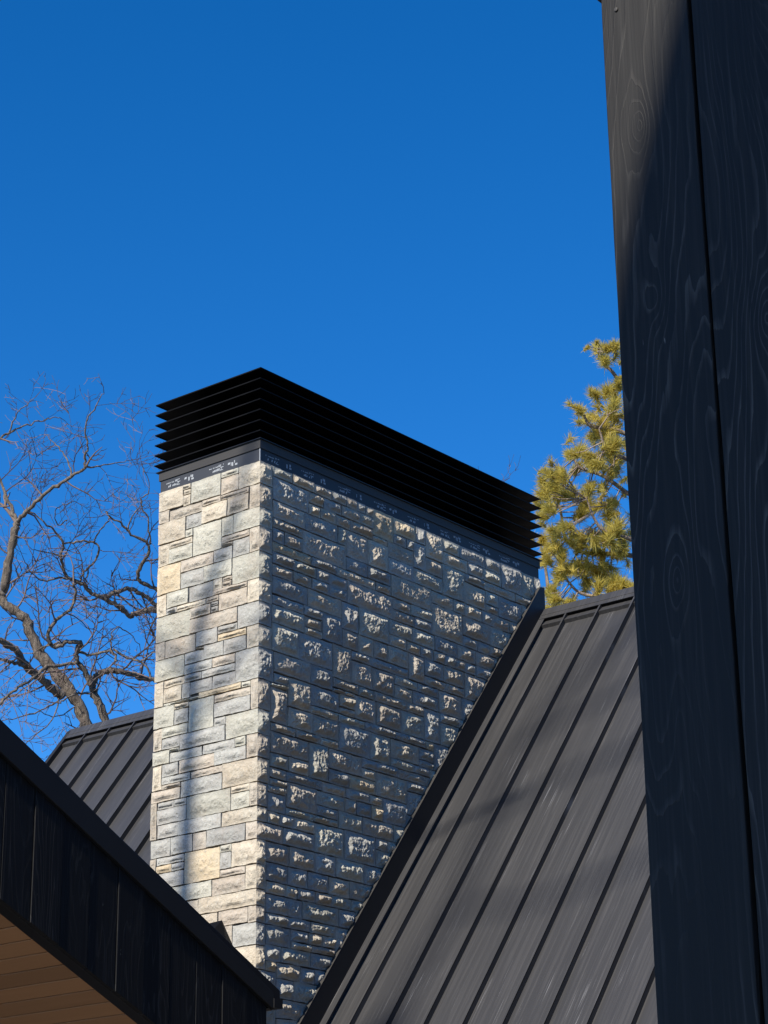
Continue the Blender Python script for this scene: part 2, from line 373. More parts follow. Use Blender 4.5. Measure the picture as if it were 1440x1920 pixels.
# ---------------------------------------------------------------- the stone chimney
LEFT = "0,236,7138,7285,c;236,309,7247,7285,c;236,309,7206,7247,c;236,309,7124,7206,c;309,591,7124,7285,e;591,755,7240,7285,e;591,755,7119,7240,t;755,948,7119,7285,c;591,851,7076,7119,t;851,948,6952,7119,t;652,851,6952,7076,t;413,652,6950,7076,c;0,103,7046,7138,t;103,413,7046,7124,t;0,263,6890,7046,c;263,413,6947,7046,g;263,332,6890,6947,e;332,600,6732,6947,e;0,108,6732,6890,c;108,332,6839,6890,c;108,332,6732,6839,e;600,708,6813,6950,e;708,948,6813,6952,e;600,858,6764,6813,t;858,948,6639,6813,t;706,858,6639,6764,g;703,948,6447,6639,e;225,535,6639,6732,t;535,706,6639,6732,g;0,225,6523,6732,y;225,445,6522,6639,g;445,703,6522,6639,e;532,616,6447,6522,c;616,703,6486,6522,t;616,703,6447,6486,t;532,843,6408,6447,t;843,948,6288,6447,c;586,843,6288,6408,t;0,96,6366,6523,c;96,304,6410,6522,e;304,532,6409,6522,g;96,197,6366,6410,g;197,469,6366,6409,c;469,586,6366,6408,t;517,586,6334,6366,g;517,586,6288,6334,g;321,517,6288,6366,t;0,321,6183,6366,e;321,758,6181,6288,t;758,948,6127,6288,g;577,758,6127,6181,g;577,841,6076,6127,y;841,948,5972,6127,c;383,577,6076,6181,g;0,93,6055,6183,t;93,383,6055,6181,t;280,458,5974,6055,g;458,637,5974,6076,g;637,841,5973,6076,g;0,280,5903,6055,e;280,535,5904,5974,g;535,744,5904,5973,t;744,948,5757,5972,g;439,744,5848,5904,g;282,439,5847,5904,g;336,536,5757,5847,g;536,744,5757,5848,g;90,282,5847,5903,c;0,90,5722,5903,c;90,260,5741,5847,c;260,336,5741,5847,g;418,799,5715,5757,y;799,882,5714,5757,e;559,882,5657,5714,t;882,948,5554,5757,t;559,882,5554,5657,g;90,418,5718,5741,e;0,193,5575,5722,e;193,327,5678,5718,c;193,327,5575,5678,g;327,559,5498,5715,e;559,664,5498,5554,g;664,948,5389,5554,e;82,327,5498,5575,e;0,82,5419,5575,t;82,253,5419,5498,g;253,664,5389,5498,g;459,752,5325,5389,g;752,849,5325,5389,e;849,948,5233,5389,t;0,161,5323,5419,e;161,459,5323,5389,g;568,849,5233,5325,g;245,568,5232,5323,t;90,245,5232,5323,g;356,641,5180,5232,t;0,90,5149,5323,c;641,948,5069,5233,c;90,356,5180,5232,g;90,268,5149,5180,t;268,641,5067,5180,g;0,268,5067,5149,t;325,719,4913,5067,e;719,881,5021,5069,c;719,881,4913,5021,e;881,948,4913,5069,t;60,208,5016,5067,g;208,325,5016,5067,g;0,60,4819,5067,t;60,325,4913,5016,g;60,251,4819,4913,g;251,638,4817,4913,g;638,948,4815,4913,c;186,385,4698,4817,g;385,508,4698,4817,t;508,851,4699,4815,g;851,948,4699,4815,t;0,186,4696,4819,g;60,315,4644,4696,g;315,632,4489,4698,y;632,733,4648,4699,e;632,733,4540,4648,g;733,948,4540,4699,c;60,201,4591,4644,y;201,315,4591,4644,g;0,60,4489,4696,t;60,315,4489,4591,g;632,852,4489,4540,t;852,948,4381,4540,c;564,852,4381,4489,t;0,564,4381,4489,e;444,948,4275,4381,c;0,444,4275,4381,c;622,879,4179,4275,t;879,948,4171,4275,t;205,622,4189,4275,c;0,350,4030,4189,t;350,750,4030,4179,t;750,948,4030,4171,g;0,500,3880,4030,e;500,948,3880,4030,c;0,300,3760,3880,c;300,820,3760,3880,e;820,948,3760,3880,g;0,420,3550,3760,t;420,700,3550,3760,t;700,948,3550,3760,e;0,204,4188,4274,e;160,254,5390,5420,e;384,458,6054,6076,t;600,706,6732,6764,t;414,590,7076,7124,t"
RIGHT = "0,190,2900,3100,k;0,190,3100,3200,k;0,190,3200,3400,k;190,400,3290,3360,t;190,470,3360,3600,c;0,190,3400,3550,k;0,190,3550,3760,k;470,730,3550,3720,t;190,470,3600,3720,t;190,350,3720,3845,g;350,720,3720,3845,e;0,190,3760,3880,k;190,420,3845,3945,c;420,560,3845,3945,g;560,720,3845,3945,g;0,90,3880,4030,k;90,190,3880,3945,y;90,240,3945,4045,g;240,520,3945,4045,e;520,790,3945,4045,g;0,90,4030,4171,k;90,330,4045,4170,g;330,530,4045,4095,c;530,760,4045,4095,t;760,1030,4045,4245,t;330,500,4095,4170,g;500,640,4095,4170,c;640,760,4095,4170,c;90,300,4170,4245,g;300,520,4170,4245,g;520,760,4170,4245,e;0,90,4171,4275,k;90,440,4245,4365,g;440,800,4245,4365,e;800,970,4245,4365,g;970,1160,4245,4365,c;0,90,4275,4381,k;90,280,4365,4445,c;280,390,4365,4445,c;390,570,4365,4445,g;570,730,4365,4445,t;730,930,4365,4445,e;930,1040,4365,4445,e;1040,1250,4365,4445,t;0,90,4381,4540,k;90,300,4445,4565,g;300,490,4445,4565,g;490,700,4445,4565,g;700,910,4445,4565,c;910,1210,4445,4565,t;0,90,4540,4699,k;90,310,4565,4699,t;310,560,4565,4699,t;560,770,4565,4699,g;770,1060,4565,4699,e;1060,1260,4565,4699,g;1260,1490,4565,4699,c;0,250,4699,4815,k;250,560,4699,4815,g;560,860,4699,4899,e;860,1190,4699,4899,g;1190,1490,4699,4819,e;0,100,4815,4913,k;100,220,4815,4899,c;220,360,4815,4899,g;360,560,4815,4899,c;1190,1310,4819,4899,g;1310,1480,4819,4899,e;100,280,4899,5019,g;280,550,4899,4949,e;550,800,4899,4949,c;800,1050,4899,5019,e;1050,1380,4899,5019,t;1380,1610,4899,5019,e;0,100,4913,5069,k;280,580,4949,5119,t;580,800,4949,5019,g;100,280,5019,5069,t;580,870,5019,5119,e;870,990,5019,5119,t;990,1150,5019,5119,g;1150,1270,5019,5119,y;1270,1540,5019,5189,g;1540,1730,5019,5119,g;0,120,5069,5233,k;120,280,5069,5119,t;120,280,5119,5189,t;280,640,5119,5189,g;640,880,5119,5189,t;880,1130,5119,5189,g;1130,1270,5119,5189,c;1540,2020,5119,5289,g;120,300,5189,5289,e;300,500,5189,5289,c;500,700,5189,5429,e;700,920,5189,5289,g;920,1200,5189,5289,y;1200,1540,5189,5359,c;0,120,5233,5389,k;120,500,5289,5429,t;700,1050,5289,5429,t;1050,1200,5289,5359,c;1540,1800,5289,5359,g;1800,2090,5319,5384,g;1050,1440,5359,5429,g;1440,1800,5359,5429,t;1800,2060,5384,5489,e;0,120,5389,5554,k;120,370,5429,5489,t;370,620,5429,5489,t;620,810,5429,5489,c;810,1140,5429,5629,g;1140,1360,5429,5629,e;1360,1620,5429,5489,e;1620,1800,5429,5489,g;120,290,5489,5729,t;290,540,5489,5629,c;540,810,5489,5629,t;1360,1680,5489,5629,c;1680,1850,5489,5539,g;1850,2190,5489,5689,g;1680,1850,5539,5629,g;0,120,5554,5757,k;290,520,5629,5829,c;520,810,5629,5689,c;810,1090,5629,5689,e;1090,1420,5629,5689,g;1420,1760,5629,5689,g;1760,1850,5629,5689,y;520,820,5689,5829,g;820,980,5689,5739,t;980,1210,5689,5859,t;1210,1490,5689,5859,t;1490,1750,5689,5859,e;1750,1930,5689,5929,g;1930,2250,5689,5859,e;120,290,5729,5757,e;820,980,5739,5829,c;0,150,5757,5972,k;150,290,5757,5829,g;150,520,5829,5972,t;520,750,5829,5972,g;750,880,5829,5859,g;880,980,5829,5859,c;750,1020,5859,5929,t;1020,1190,5859,5929,e;1190,1550,5859,5929,t;1550,1750,5859,5929,t;1930,2150,5859,5929,g;2150,2350,5859,5929,t;750,950,5929,6169,t;950,1170,5929,6099,t;1170,1420,5929,6099,t;1420,1620,5929,6029,c;1620,1920,5929,6029,g;1920,2190,5929,6099,t;2190,2470,5929,6099,g;0,130,5972,6127,k;130,400,5972,6169,e;400,750,5972,6169,g;1420,1680,6029,6099,e;1680,1920,6029,6099,g;950,1160,6099,6169,g;1160,1580,6099,6169,g;1580,1760,6099,6299,t;1760,2010,6099,6169,t;2010,2230,6099,6169,t;2230,2510,6099,6299,t;0,130,6127,6288,k;130,460,6169,6299,e;460,640,6169,6219,c;640,850,6169,6369,g;850,1020,6169,6299,t;1020,1190,6169,6299,c;1190,1350,6169,6299,t;1350,1580,6169,6299,c;1760,1980,6169,6299,g;1980,2230,6169,6299,t;2510,2830,6169,6299,t;460,640,6219,6299,t;0,130,6288,6447,k;130,450,6299,6369,g;450,640,6299,6369,g;850,1030,6299,6499,g;1030,1360,6299,6499,e;1360,1560,6299,6384,c;1560,1720,6299,6384,c;1720,1870,6299,6384,g;1870,2000,6299,6384,t;2000,2130,6299,6384,g;2130,2250,6299,6384,t;2250,2380,6299,6384,g;2380,2570,6299,6384,g;2570,2730,6299,6384,t;130,490,6369,6499,g;490,850,6369,6499,c;1360,1630,6384,6499,e;1630,1890,6384,6499,e;1890,2160,6384,6499,g;2160,2380,6384,6499,t;2380,2700,6384,6499,t;2700,2850,6384,6584,c;0,130,6447,6639,k;130,340,6499,6584,t;340,530,6499,6584,t;530,710,6499,6584,g;710,910,6499,6584,g;910,1410,6499,6669,t;1410,1650,6499,6584,t;1650,1860,6499,6584,g;1860,2230,6499,6739,c;2230,2410,6499,6584,g;2410,2560,6499,6584,g;2560,2700,6499,6584,t;130,350,6584,6669,g;350,580,6584,6669,e;580,720,6584,6669,g;720,910,6584,6669,g;1410,1620,6584,6669,t;1620,1860,6584,6669,e;2230,2570,6584,6739,t;2570,2930,6584,6739,e;0,130,6639,6813,k;130,530,6669,6739,y;530,800,6669,6739,g;800,1220,6669,6739,c;1220,1390,6669,6739,t;1390,1860,6669,6839,c;130,250,6739,6839,g;250,440,6739,6839,t;440,900,6739,6909,t;900,1130,6739,6839,g;1130,1390,6739,6839,g;1860,2120,6739,6839,c;2120,2260,6739,6839,e;2260,2470,6739,6839,c;2470,2590,6739,6839,g;2590,2820,6739,6839,t;2820,3030,6739,6839,t;0,130,6813,6952,k;130,440,6839,6909,t;900,1140,6839,7039,t;1140,1360,6839,7039,c;1360,1650,6839,6959,g;1650,2000,6839,6959,e;2000,2270,6839,7079,e;2270,2530,6839,7009,c;2530,2690,6839,6904,t;2690,2990,6839,7009,g;2990,3250,6839,7009,e;2530,2690,6904,7009,e;130,460,6909,7039,t;460,810,6909,7039,g;810,900,6909,7039,e;0,130,6952,7119,k;1360,1660,6959,7079,t;1660,1800,6959,7159,g;1800,2000,6959,7079,t;2270,2520,7009,7079,g;2520,2910,7009,7079,t;2910,3250,7009,7079,t;130,500,7039,7209,g;500,620,7039,7124,c;620,790,7039,7124,c;790,950,7039,7124,t;950,1200,7039,7124,t;1200,1360,7039,7079,c;1200,1430,7079,7285,y;1430,1580,7079,7159,g;1580,1660,7079,7159,g;1800,2010,7079,7285,c;2010,2310,7079,7179,c;2310,2500,7079,7179,g;2500,2730,7079,7179,e;2730,3000,7079,7285,g;3000,3170,7079,7285,e;3170,3250,7079,7285,g;0,130,7119,7285,k;500,660,7124,7209,t;660,850,7124,7209,g;850,1050,7124,7209,t;1050,1200,7124,7209,e;1430,1690,7159,7285,y;1690,1800,7159,7285,g;2010,2210,7179,7285,e;2210,2530,7179,7285,g;2530,2730,7179,7285,g;130,330,7209,7285,e;330,560,7209,7285,c;560,750,7209,7285,t;750,900,7209,7285,g;900,1020,7209,7285,t;1020,1120,7209,7285,g;1120,1200,7209,7285,t"

chimney = empty('stone_chimney', (XR, YF, 0))
tag(chimney, 'tall ashlar limestone chimney with a black louvred cap', 'chimney')
b = MB(); b.box(XL+0.012, XR-0.014, YF+0.014, YB-0.01, 0.0, ZTOP-0.01); b.build('core', M['mortar'], chimney)

TONES = {'c': ((0.60, 0.52, 0.40), (0.64, 0.57, 0.45)), 't': ((0.49, 0.43, 0.345), (0.56, 0.49, 0.40)), 'g': ((0.40, 0.395, 0.37), (0.48, 0.475, 0.435)),
         'e': ((0.48, 0.465, 0.39), (0.56, 0.54, 0.45)), 'y': ((0.62, 0.50, 0.33), (0.68, 0.56, 0.38))}
rng = np.random.default_rng(7)
_T = rng.random((256, 256))
def vnoise(x, y):
    xi = np.floor(x).astype(int); yi = np.floor(y).astype(int); fx = x-xi; fy = y-yi
    fx = fx*fx*(3-2*fx); fy = fy*fy*(3-2*fy)
    a = _T[xi % 256, yi % 256]; b_ = _T[(xi+1) % 256, yi % 256]; c = _T[xi % 256, (yi+1) % 256]; d = _T[(xi+1) % 256, (yi+1) % 256]
    return a*(1-fx)*(1-fy)+b_*fx*(1-fy)+c*(1-fx)*fy+d*fx*fy
def fbm(x, y, o=4, g=0.5):
    s = 0; a = 1; t = 0
    for i in range(o): s = s+a*vnoise(x*2**i+17.3*i, y*2**i+5.1*i); t += a; a *= g
    return s/t
def stone_field(w, h, amp, lipL, lipR, rough, flat=False):
    """grid (u, z, proud) over a w x h face; margins stay flat, the middle is split rock"""
    step = 0.0060 if not flat else 0.0085
    nu, nv = max(5, int(w/step)), max(5, int(h/step))
    u, v = np.meshgrid(np.linspace(0, w, nu+1), np.linspace(0, h, nv+1))
    ox, oy = rng.random(2)*200
    du = np.minimum(np.where(lipL, u, 9), np.where(lipR, w-u, 9)); dv = np.minimum(v, h-v)
    wob = 0.010*(fbm(u*22+ox, v*22+oy, 3)-0.5)
    mrg = min(0.010, 0.12*min(w, h))
    e = np.clip((np.minimum(du, dv)+wob-mrg)/min(0.060 if flat else 0.035, 0.30*min(w, h)), 0, 1); e = e*e*(3-2*e)
    # chipped planes make the bulge faceted
    bul = np.full_like(u, 9.0)
    for k in range(12):
        a = rng.uniform(0, 6.283); t = rng.uniform(0.08, 0.85)
        cu, cv = rng.uniform(0.25, 0.75)*w, rng.uniform(0.25, 0.75)*h
        bul = np.minimum(bul, 1.0+rng.uniform(-0.1, 0.4) - t*((u-cu)*math.cos(a)+(v-cv)*math.sin(a))/max(0.06, 0.5*min(w, h)))
    bul = np.clip(bul, 0.05, 1.3)
    f1 = fbm(u*13+ox, v*11+oy, 4, 0.55); f2 = 1-np.abs(2*fbm(u*34+oy, v*24+ox, 3, 0.55)-1)
    f3 = 0.5*fbm(u*75+ox, v*52+oy, 2)+0.5*(1-np.abs(2*fbm(u*60+oy, v*40+ox, 2)-1))
    p = amp*e*np.clip(0.56*bul+0.72*(f1-0.32)+0.42*(f2-0.6), 0, 1.5) + e*rough*(f3-0.5)
    p = p + 0.0016*(fbm(u*60+oy, v*60, 2)-0.5)
    return u, v, p, nu, nv
def stone_mesh(panels, tone):
    V = []; F = []
    for kind, u0, u1, z0, z1, amp, cor in panels:
        g = 0.0042
        a0 = u0 if (cor and kind == 'R') else u0+g*rng.uniform(0.5, 1.2); a1 = u1 if (cor and kind == 'L') else u1-g*rng.uniform(0.5, 1.2)
        b0, b1 = z0+g*rng.uniform(0.5, 1.3), z1-g*rng.uniform(0.5, 1.3)
        w, h = a1-a0, b1-b0
        u, v, p, nu, nv = stone_field(w, h, amp, not (cor and kind == 'R'), not (cor and kind == 'L'), 0.022 if kind == 'R' else 0.008, kind == 'L')
        if cor:                                   # rock face runs close to the arris, then dies into it
            dc = u if kind == 'R' else (w-u)
            p = p*np.clip(dc/0.02, 0, 1)
        off = 0.0 if cor else rng.uniform(-0.003, 0.004)
        U = a0+u; Z = b0+v; Pp = p+off
        nz = lambda t, k: 0.009*(fbm(t*16+k, t*0+k*1.7, 3)-0.5)
        kk = rng.random(4)*90
        eL = 0 if (cor and kind == 'R') else nz(v, kk[0]); eR = 0 if (cor and kind == 'L') else nz(v, kk[1])
        U = U+eL*(1-u/w)+eR*(u/w); Z = Z+(nz(u, kk[2])*(1-v/h)+nz(u, kk[3])*(v/h))*(1.0 if not cor else np.clip((u if kind == 'R' else w-u)/0.04, 0, 1))
        tilt = 0 if cor else rng.normal(0, 0.004)
        Z = Z + tilt*(u-w/2)*np.clip((v/h-0.5)*2, -1, 1)
        if kind == 'R':
            lim = 7.203+(YF+U-13.503)*1.281
            Pp = np.where(Z < lim+0.03, np.minimum(Pp, 0.024), Pp)
            P3 = np.stack([XR+Pp, YF+U, Z], -1)
            back = lambda q: (XR-0.035, q[1], q[2])
        else:
            P3 = np.stack([XL+U, YF-Pp, Z], -1)
            back = lambda q: (q[0], YF+0.035, q[2])
        base = len(V); P3 = P3.reshape(-1, 3); V += P3.tolist()
        r = nu+1
        idx = (np.arange(nv)[:, None]*r+np.arange(nu)[None, :]).ravel()+base
        F += np.stack([idx, idx+1, idx+r+1, idx+r], -1).tolist()
        # skirt back into the joint
        ring = [i for i in range(0, nu)]+[nu+j*r for j in range(0, nv)]+[nv*r+i for i in range(nu, 0, -1)]+[j*r for j in range(nv, 0, -1)]
        sk = len(V); V += [back(V[base+i]) for i in ring]
        n = len(ring)
        skip_side = None
        for k in range(n):
            i, j = ring[k], ring[(k+1) % n]
            if cor and ((kind == 'R' and i % r == 0 and j % r == 0) or (kind == 'L' and i % r == nu and j % r == nu)): continue
            F.append((base+i, sk+k, sk+(k+1) % n, base+j))
    me = mesh('stone', V, F, M['stone'])
    at = me.attributes.new('tone', 'FLOAT_COLOR', 'POINT')
    at.data.foreach_set('color', np.tile(np.array([*tone, 1.0], np.float32), len(V)))
    return me
def parse(t): return [(*(int(x)/1000 for x in q.split(',')[:4]), q.split(',')[4]) for q in t.split(';')]
LS, RS = parse(LEFT), parse(RIGHT)
corR = {round(q[2], 2): q for q in RS if q[0] == 0}
stones = []; usedR = set()
def tone_of(c):
    a, b_ = TONES[c]; t = rng.random(); k = rng.uniform(0.66, 0.82)
    return [min(0.8, (x*(1-t)+y*t)*k) for x, y in zip(a, b_)]
AMP_L, AMP_R = (0.011, 0.026), (0.028, 0.044)
for q in LS:
    u0, u1, z0, z1, c = q
    pan = [('L', u0, u1, z0, z1, rng.uniform(*AMP_L), False)]
    area = (u1-u0)*(z1-z0)
    if u1 > 0.944:
        rq = next((r for r in RS if r[0] == 0 and abs(r[2]-z0) < 0.012 and abs(r[3]-z1) < 0.02), None)
        pan = [('L', u0, 0.948, z0, z1, rng.uniform(*AMP_L), bool(rq))]
        if rq:
            usedR.add(rq); pan.append(('R', 0.0, rq[1], z0, z1, rng.uniform(0.02, 0.036), True)); area += rq[1]*(z1-z0)
    stones.append((area, pan, tone_of(c)))
for q in RS:
    if q in usedR: continue
    u0, u1, z0, z1, c = q
    if z1-z0 < 0.012: continue
    stones.append(((u1-u0)*(z1-z0), [('R', u0, u1, z0, z1, rng.uniform(*AMP_R)*min(1, (0.5+(z1-z0)/0.16)), False)], tone_of('e' if c == 'k' else c)))
stones.sort(key=lambda t: -t[0])
for k, (ar, pan, tone) in enumerate(stones[:300]):
    link('stone', stone_mesh(pan, tone), chimney)
if len(stones) > 300:                              # the smallest chinking pieces, joined
    meshes = [stone_mesh(p, t) for _, p, t in stones[300:]]
    V = []; F = []; T = []
    for m_ in meshes:
        o_ = len(V); V += [tuple(v.co) for v in m_.vertices]; F += [tuple(o_+i for i in p.vertices) for p in m_.polygons]
        T += [tuple(d.color) for d in m_.attributes['tone'].data]
    me = mesh('small_stones', V, F, M['stone']); at = me.attributes.new('tone', 'FLOAT_COLOR', 'POINT')
    at.data.foreach_set('color', np.array(T, np.float32).ravel())
    tag(link('small_stones', me, chimney), kind='stuff')
    for m_ in meshes: bpy.data.meshes.remove(m_)

# membrane left showing above the stone, sheet band, and louvred cap
b = MB(); b.box(XL+0.006, XR-0.006, YF+0.006, YB-0.006, ZTOP-0.03, 7.392); mem = b.build('membrane', M['membrane'], chimney)
b = MB(); b.box(XR-0.0095, XR-0.0035, YF+0.0035, YF+0.0095, ZTOP-0.02, 7.372); b.build('corner_strip', M['print'], chimney)  # thin pale strip up the membrane's near corner
b = MB()
x0, x1, y0, y1 = XL-0.006, XR+0.002, YF-0.002, YB+0.006
for (a0, a1, c0, c1) in ((x0, x1, y0, y0+0.003), (x1-0.003, x1, y0+0.0032, y1), (x0, x0+0.003, y0+0.0032, y1), (x0+0.0032, x1-0.0032, y1-0.003, y1)):
    b.box(a0, a1, c0, c1, 7.374, 7.4365)
b.build('sheet_band', M['band'], chimney)
b = MB(); b.box(x0-0.022, x1+0.012, y0-0.012, y1+0.02, 7.4370, 7.4425); b.build('drip_edge', M['black_metal'], chimney)
b = MB(); b.box(XL+0.20, XR-0.20, YF+0.20, YB-0.22, 7.4425, 7.955); cap = b.build('louvre_cap', M['louvre'], chimney)
lx0, lx1, ly0, ly1 = XL-0.044, XR+0.012, YF-0.015, YB+0.042
for k in range(7):
    z = 7.497+0.0772*k
    b = MB(); t = 0.0032
    rise = 0.010
    o4 = [(lx0, ly0), (lx1, ly0), (lx1, ly1), (lx0, ly1)]; d = 0.235
    i4 = [(lx0+d, ly0+d), (lx1-d, ly0+d), (lx1-d, ly1-d), (lx0+d, ly1-d)]
    b.v = [(x, y, z) for x, y in o4]+[(x, y, z+rise) for x, y in i4]+[(x, y, z+t) for x, y in o4]+[(x, y, z+rise+t) for x, y in i4]
    for i in range(4):
        j = (i+1) % 4
        b.f += [(i, 4+i, 4+j, j), (8+i, 8+j, 12+j, 12+i), (i, j, 8+j, 8+i), (4+i, 12+i, 12+j, 4+j)]
    if k == 6: b.f += [(15, 12, 13, 14), (4, 5, 6, 7)]
    for (a0, a1, c0, c1) in ((lx0, lx1, ly0, ly0+0.002), (lx1-0.002, lx1, ly0+0.0022, ly1), (lx0, lx0+0.002, ly0+0.0022, ly1)):
        b.box(a0+0.0004, a1-0.0004, c0+0.0004, c1-0.0004, z-0.0045, z-0.0003)
    b.build('blade', M['louvre'], cap)
# worn white printing on the membrane: slanted word marks, small lines of text, square marks
def print_marks(kind, seed, span):
    rn = random.Random(seed); b = MB()
    def stroke(u, z, du, dz, sl=0.0):
        if rn.random() < (0.12 if kind == 'L' else 0.3): return
        if kind == 'L':
            y = YF+0.0058; P = lambda uu, zz, e: (XL+uu, y-e, zz)
        else:
            x = XR-0.0058; P = lambda uu, zz, e: (x+e, YF+uu, zz)
        c = [(u, z), (u+du, z), (u+sl, z+dz), (u+du+sl, z+dz)]
        b.hexa([P(*c[0], 0), P(*c[1], 0), P(*c[2], 0), P(*c[3], 0), P(*c[0], 0.0006), P(*c[1], 0.0006), P(*c[2], 0.0006), P(*c[3], 0.0006)])
    u = 0.05
    while u < span-0.2:
        z = 7.302
        for k in range(6): stroke(u+0.030+k*0.0135, z+0.006, 0.0095, rn.choice((0.012, 0.015, 0.018)), 0.004)
        stroke(u+0.112, z+0.004, 0.030, 0.005); stroke(u+0.118, z+0.009, 0.006, 0.016, 0.010); stroke(u+0.116, z+0.025, 0.030, 0.005)
        for k in range(13): stroke(u+0.012+k*0.0085, z+0.034, 0.006, rn.choice((0.006, 0.008)))
        for k in range(6): stroke(u+0.100+k*0.0085, z+0.042, 0.006, 0.006)
        v = u+0.215
        stroke(v, z+0.014, 0.005, 0.024); stroke(v+0.009, z+0.008, 0.012, 0.028)
        stroke(v+0.030, z+0.028, 0.007, 0.018); stroke(v+0.040, z+0.026, 0.014, 0.018); stroke(v+0.038, z+0.008, 0.022, 0.013)
        stroke(v-0.030, z+0.026, 0.020, 0.014, 0.005)
        u += rn.uniform(0.36, 0.41)
    return b
tag(print_marks('L', 4, 0.95).build('printing', M['print'], mem), kind='stuff')
tag(print_marks('R', 9, 3.25).build('printing', M['print'], mem), kind='stuff')

# ---------------------------------------------------------------- the board-clad gable wing in front
XW = -6.6
wing = empty('gable_wing', (XW, 6.5, 0))
tag(wing, 'black board clad gable overhang with cedar soffit in front of the chimney', 'house wing')
z_top = lambda y: 3.998-(y-5.724)*0.5168
z_tt = lambda y: z_top(y)-0.001-0.034*max(0, y-5.95)
z_tb = lambda y: 3.866-(y-5.733)*0.5113
z_bot = lambda y: 3.301-(y-5.770)*0.4520
Y0, Y1 = 3.4, 7.325
rn = random.Random(5)
ys = [5.770+0.1583*k for k in range(-15, 10)]
ys = [y for y in ys if y < Y1-0.05]+[Y1]
for a, c in zip(ys, ys[1:]):
    pr = rn.choice((0.0, 0.001, 0.0035, 0.006)); a2, c2 = a+0.0016, c-0.0016
    b = MB()
    X0, X1 = XW-0.022, XW+pr
    b.hexa([(X0, a2, z_bot(a2)), (X1, a2, z_bot(a2)), (X0, c2, z_bot(c2)), (X1, c2, z_bot(c2)), (X0, a2, z_tb(a2)+0.03), (X1, a2, z_tb(a2)+0.03), (X0, c2, z_tb(c2)+0.03), (X1, c2, z_tb(c2)+0.03)])
    b.build('fascia_board', M['fascia'], wing, bevel=0.0015)
def strip(xa, xb, zl, zh, ya, yb):
    b = MB(); b.hexa([(xa, ya, zl(ya)), (xb, ya, zl(ya)), (xa, yb, zl(yb)), (xb, yb, zl(yb)), (xa, ya, zh(ya)), (xb, ya, zh(ya)), (xa, yb, zh(yb)), (xb, yb, zh(yb))])
    return b
strip(XW-0.10, XW-0.024, lambda y: z_bot(y)+0.02, lambda y: z_tb(y)+0.02, Y0, Y1-0.004).build('backing', M['fascia'], wing)
tv = []
for x in (XW+0.0075, XW+0.022):
    for y in (Y0, 5.95, Y1+0.024): tv += [(x, y, z_tb(y)), (x, y, z_tt(y))]
tr_ = MB(); tr_.v = tv; tr_.f = [(0, 2, 3, 1), (2, 4, 5, 3), (6, 7, 9, 8), (8, 9, 11, 10), (0, 6, 8, 2), (2, 8, 10, 4), (1, 3, 9, 7), (3, 5, 11, 9), (0, 1, 7, 6), (4, 10, 11, 5)]
tr_.build('rake_trim', M['flashing'], wing, bevel=0.002)
strip(XW+0.0077, XW+0.013, lambda y: z_tb(y)-0.005, lambda y: z_tb(y)-0.0005, Y0, Y1+0.02).build('trim_shadow_line', M['black_metal'], wing)  # black strip painted in as the shadow line below the rake trim
strip(-15.5, XW+0.0070, lambda y: z_top(y)-0.06, lambda y: z_top(y)-0.0015, Y0, 7.405).build('roof_slab', M['black_metal'], wing, bevel=0.002)
b = MB(); b.box(-15.5, XW+0.028, 7.345, 7.40, z_top(7.40)-0.085, z_top(7.40)-0.045); b.build('eave_drip', M['black_metal'], wing)
# black return under the boards, then cedar soffit boards that run back from it
nrm = Vector((0, 0.4520, 1)).normalized(); sdir = Vector((0, 1, -0.4520)).normalized()
def sp(x, s, n=0.0):
    return Vector((x, 5.770, 3.301)) + sdir*s + nrm*n
S0, S1 = (Y0-5.770)/sdir.y, (Y1-5.770)/sdir.y
b = MB(); b.obox(sp(XW-0.094, S0, 0.004), (0.070, 0, 0), sdir*(S1-S0), nrm*0.02); b.build('soffit_return', M['black_metal'], wing)
s = 0.2929-0.0968*30
while s < S1-0.02:
    a, c = max(s, S0), min(s+0.0968, S1)
    if c-a > 0.03:
        b = MB(); b.obox(sp(-9.2, a+0.0018, 0.010), (-9.2*-1+XW-0.096, 0, 0), sdir*(c-a-0.0060), nrm*0.016)
        b.build('soffit_board', M['cedar'], wing, bevel=0.0025)
    s += 0.0968
b = MB(); b.obox(sp(-9.2, S0, 0.03), (2.5, 0, 0), sdir*(S1-S0), nrm*0.01); b.build('soffit_backing', M['fascia'], wing)
b = MB(); b.box(-15.3, -9.2, 3.6, 7.2, 0, 2.7); b.build('wall', M['fascia'], wing)

# ---------------------------------------------------------------- the near column
colm = empty('board_clad_column', (-1.6, 3.2, 0))
tag(colm, 'black stained timber column of wide knotty boards close at the right', 'column')
bx = [-1.887, -1.7035, -1.518, -1.334]
for k in range(3):
    a, c = bx[k]+(0.0 if k == 0 else 0.0035), bx[k+1]-0.0035
    b = MB(); nseg = 40; rn = random.Random(20+k)
    zs = [4.6*i/nseg for i in range(nseg+1)]
    wl = [0.0012*math.sin(z*3.1+k)+rn.uniform(-0.0007, 0.0007) for z in zs]; wr = [rn.uniform(-0.0007, 0.0007) for z in zs]
    y_ = 3.0+(0.0, 0.0015, 0.0005)[k]
    for i, z in enumerate(zs): b.v += [(a+wl[i], y_, z), (c+wr[i], y_, z), (c+wr[i], y_+0.022, z), (a+wl[i], y_+0.022, z)]
    for i in range(nseg):
        q = 4*i
        for j in range(4): b.f.append((q+j, q+(j+1) % 4, q+4+(j+1) % 4, q+4+j))
    b.f += [(3, 2, 1, 0), (4*nseg, 4*nseg+1, 4*nseg+2, 4*nseg+3)]
    b.build('column_board', M['column'], colm, bevel=0.002)
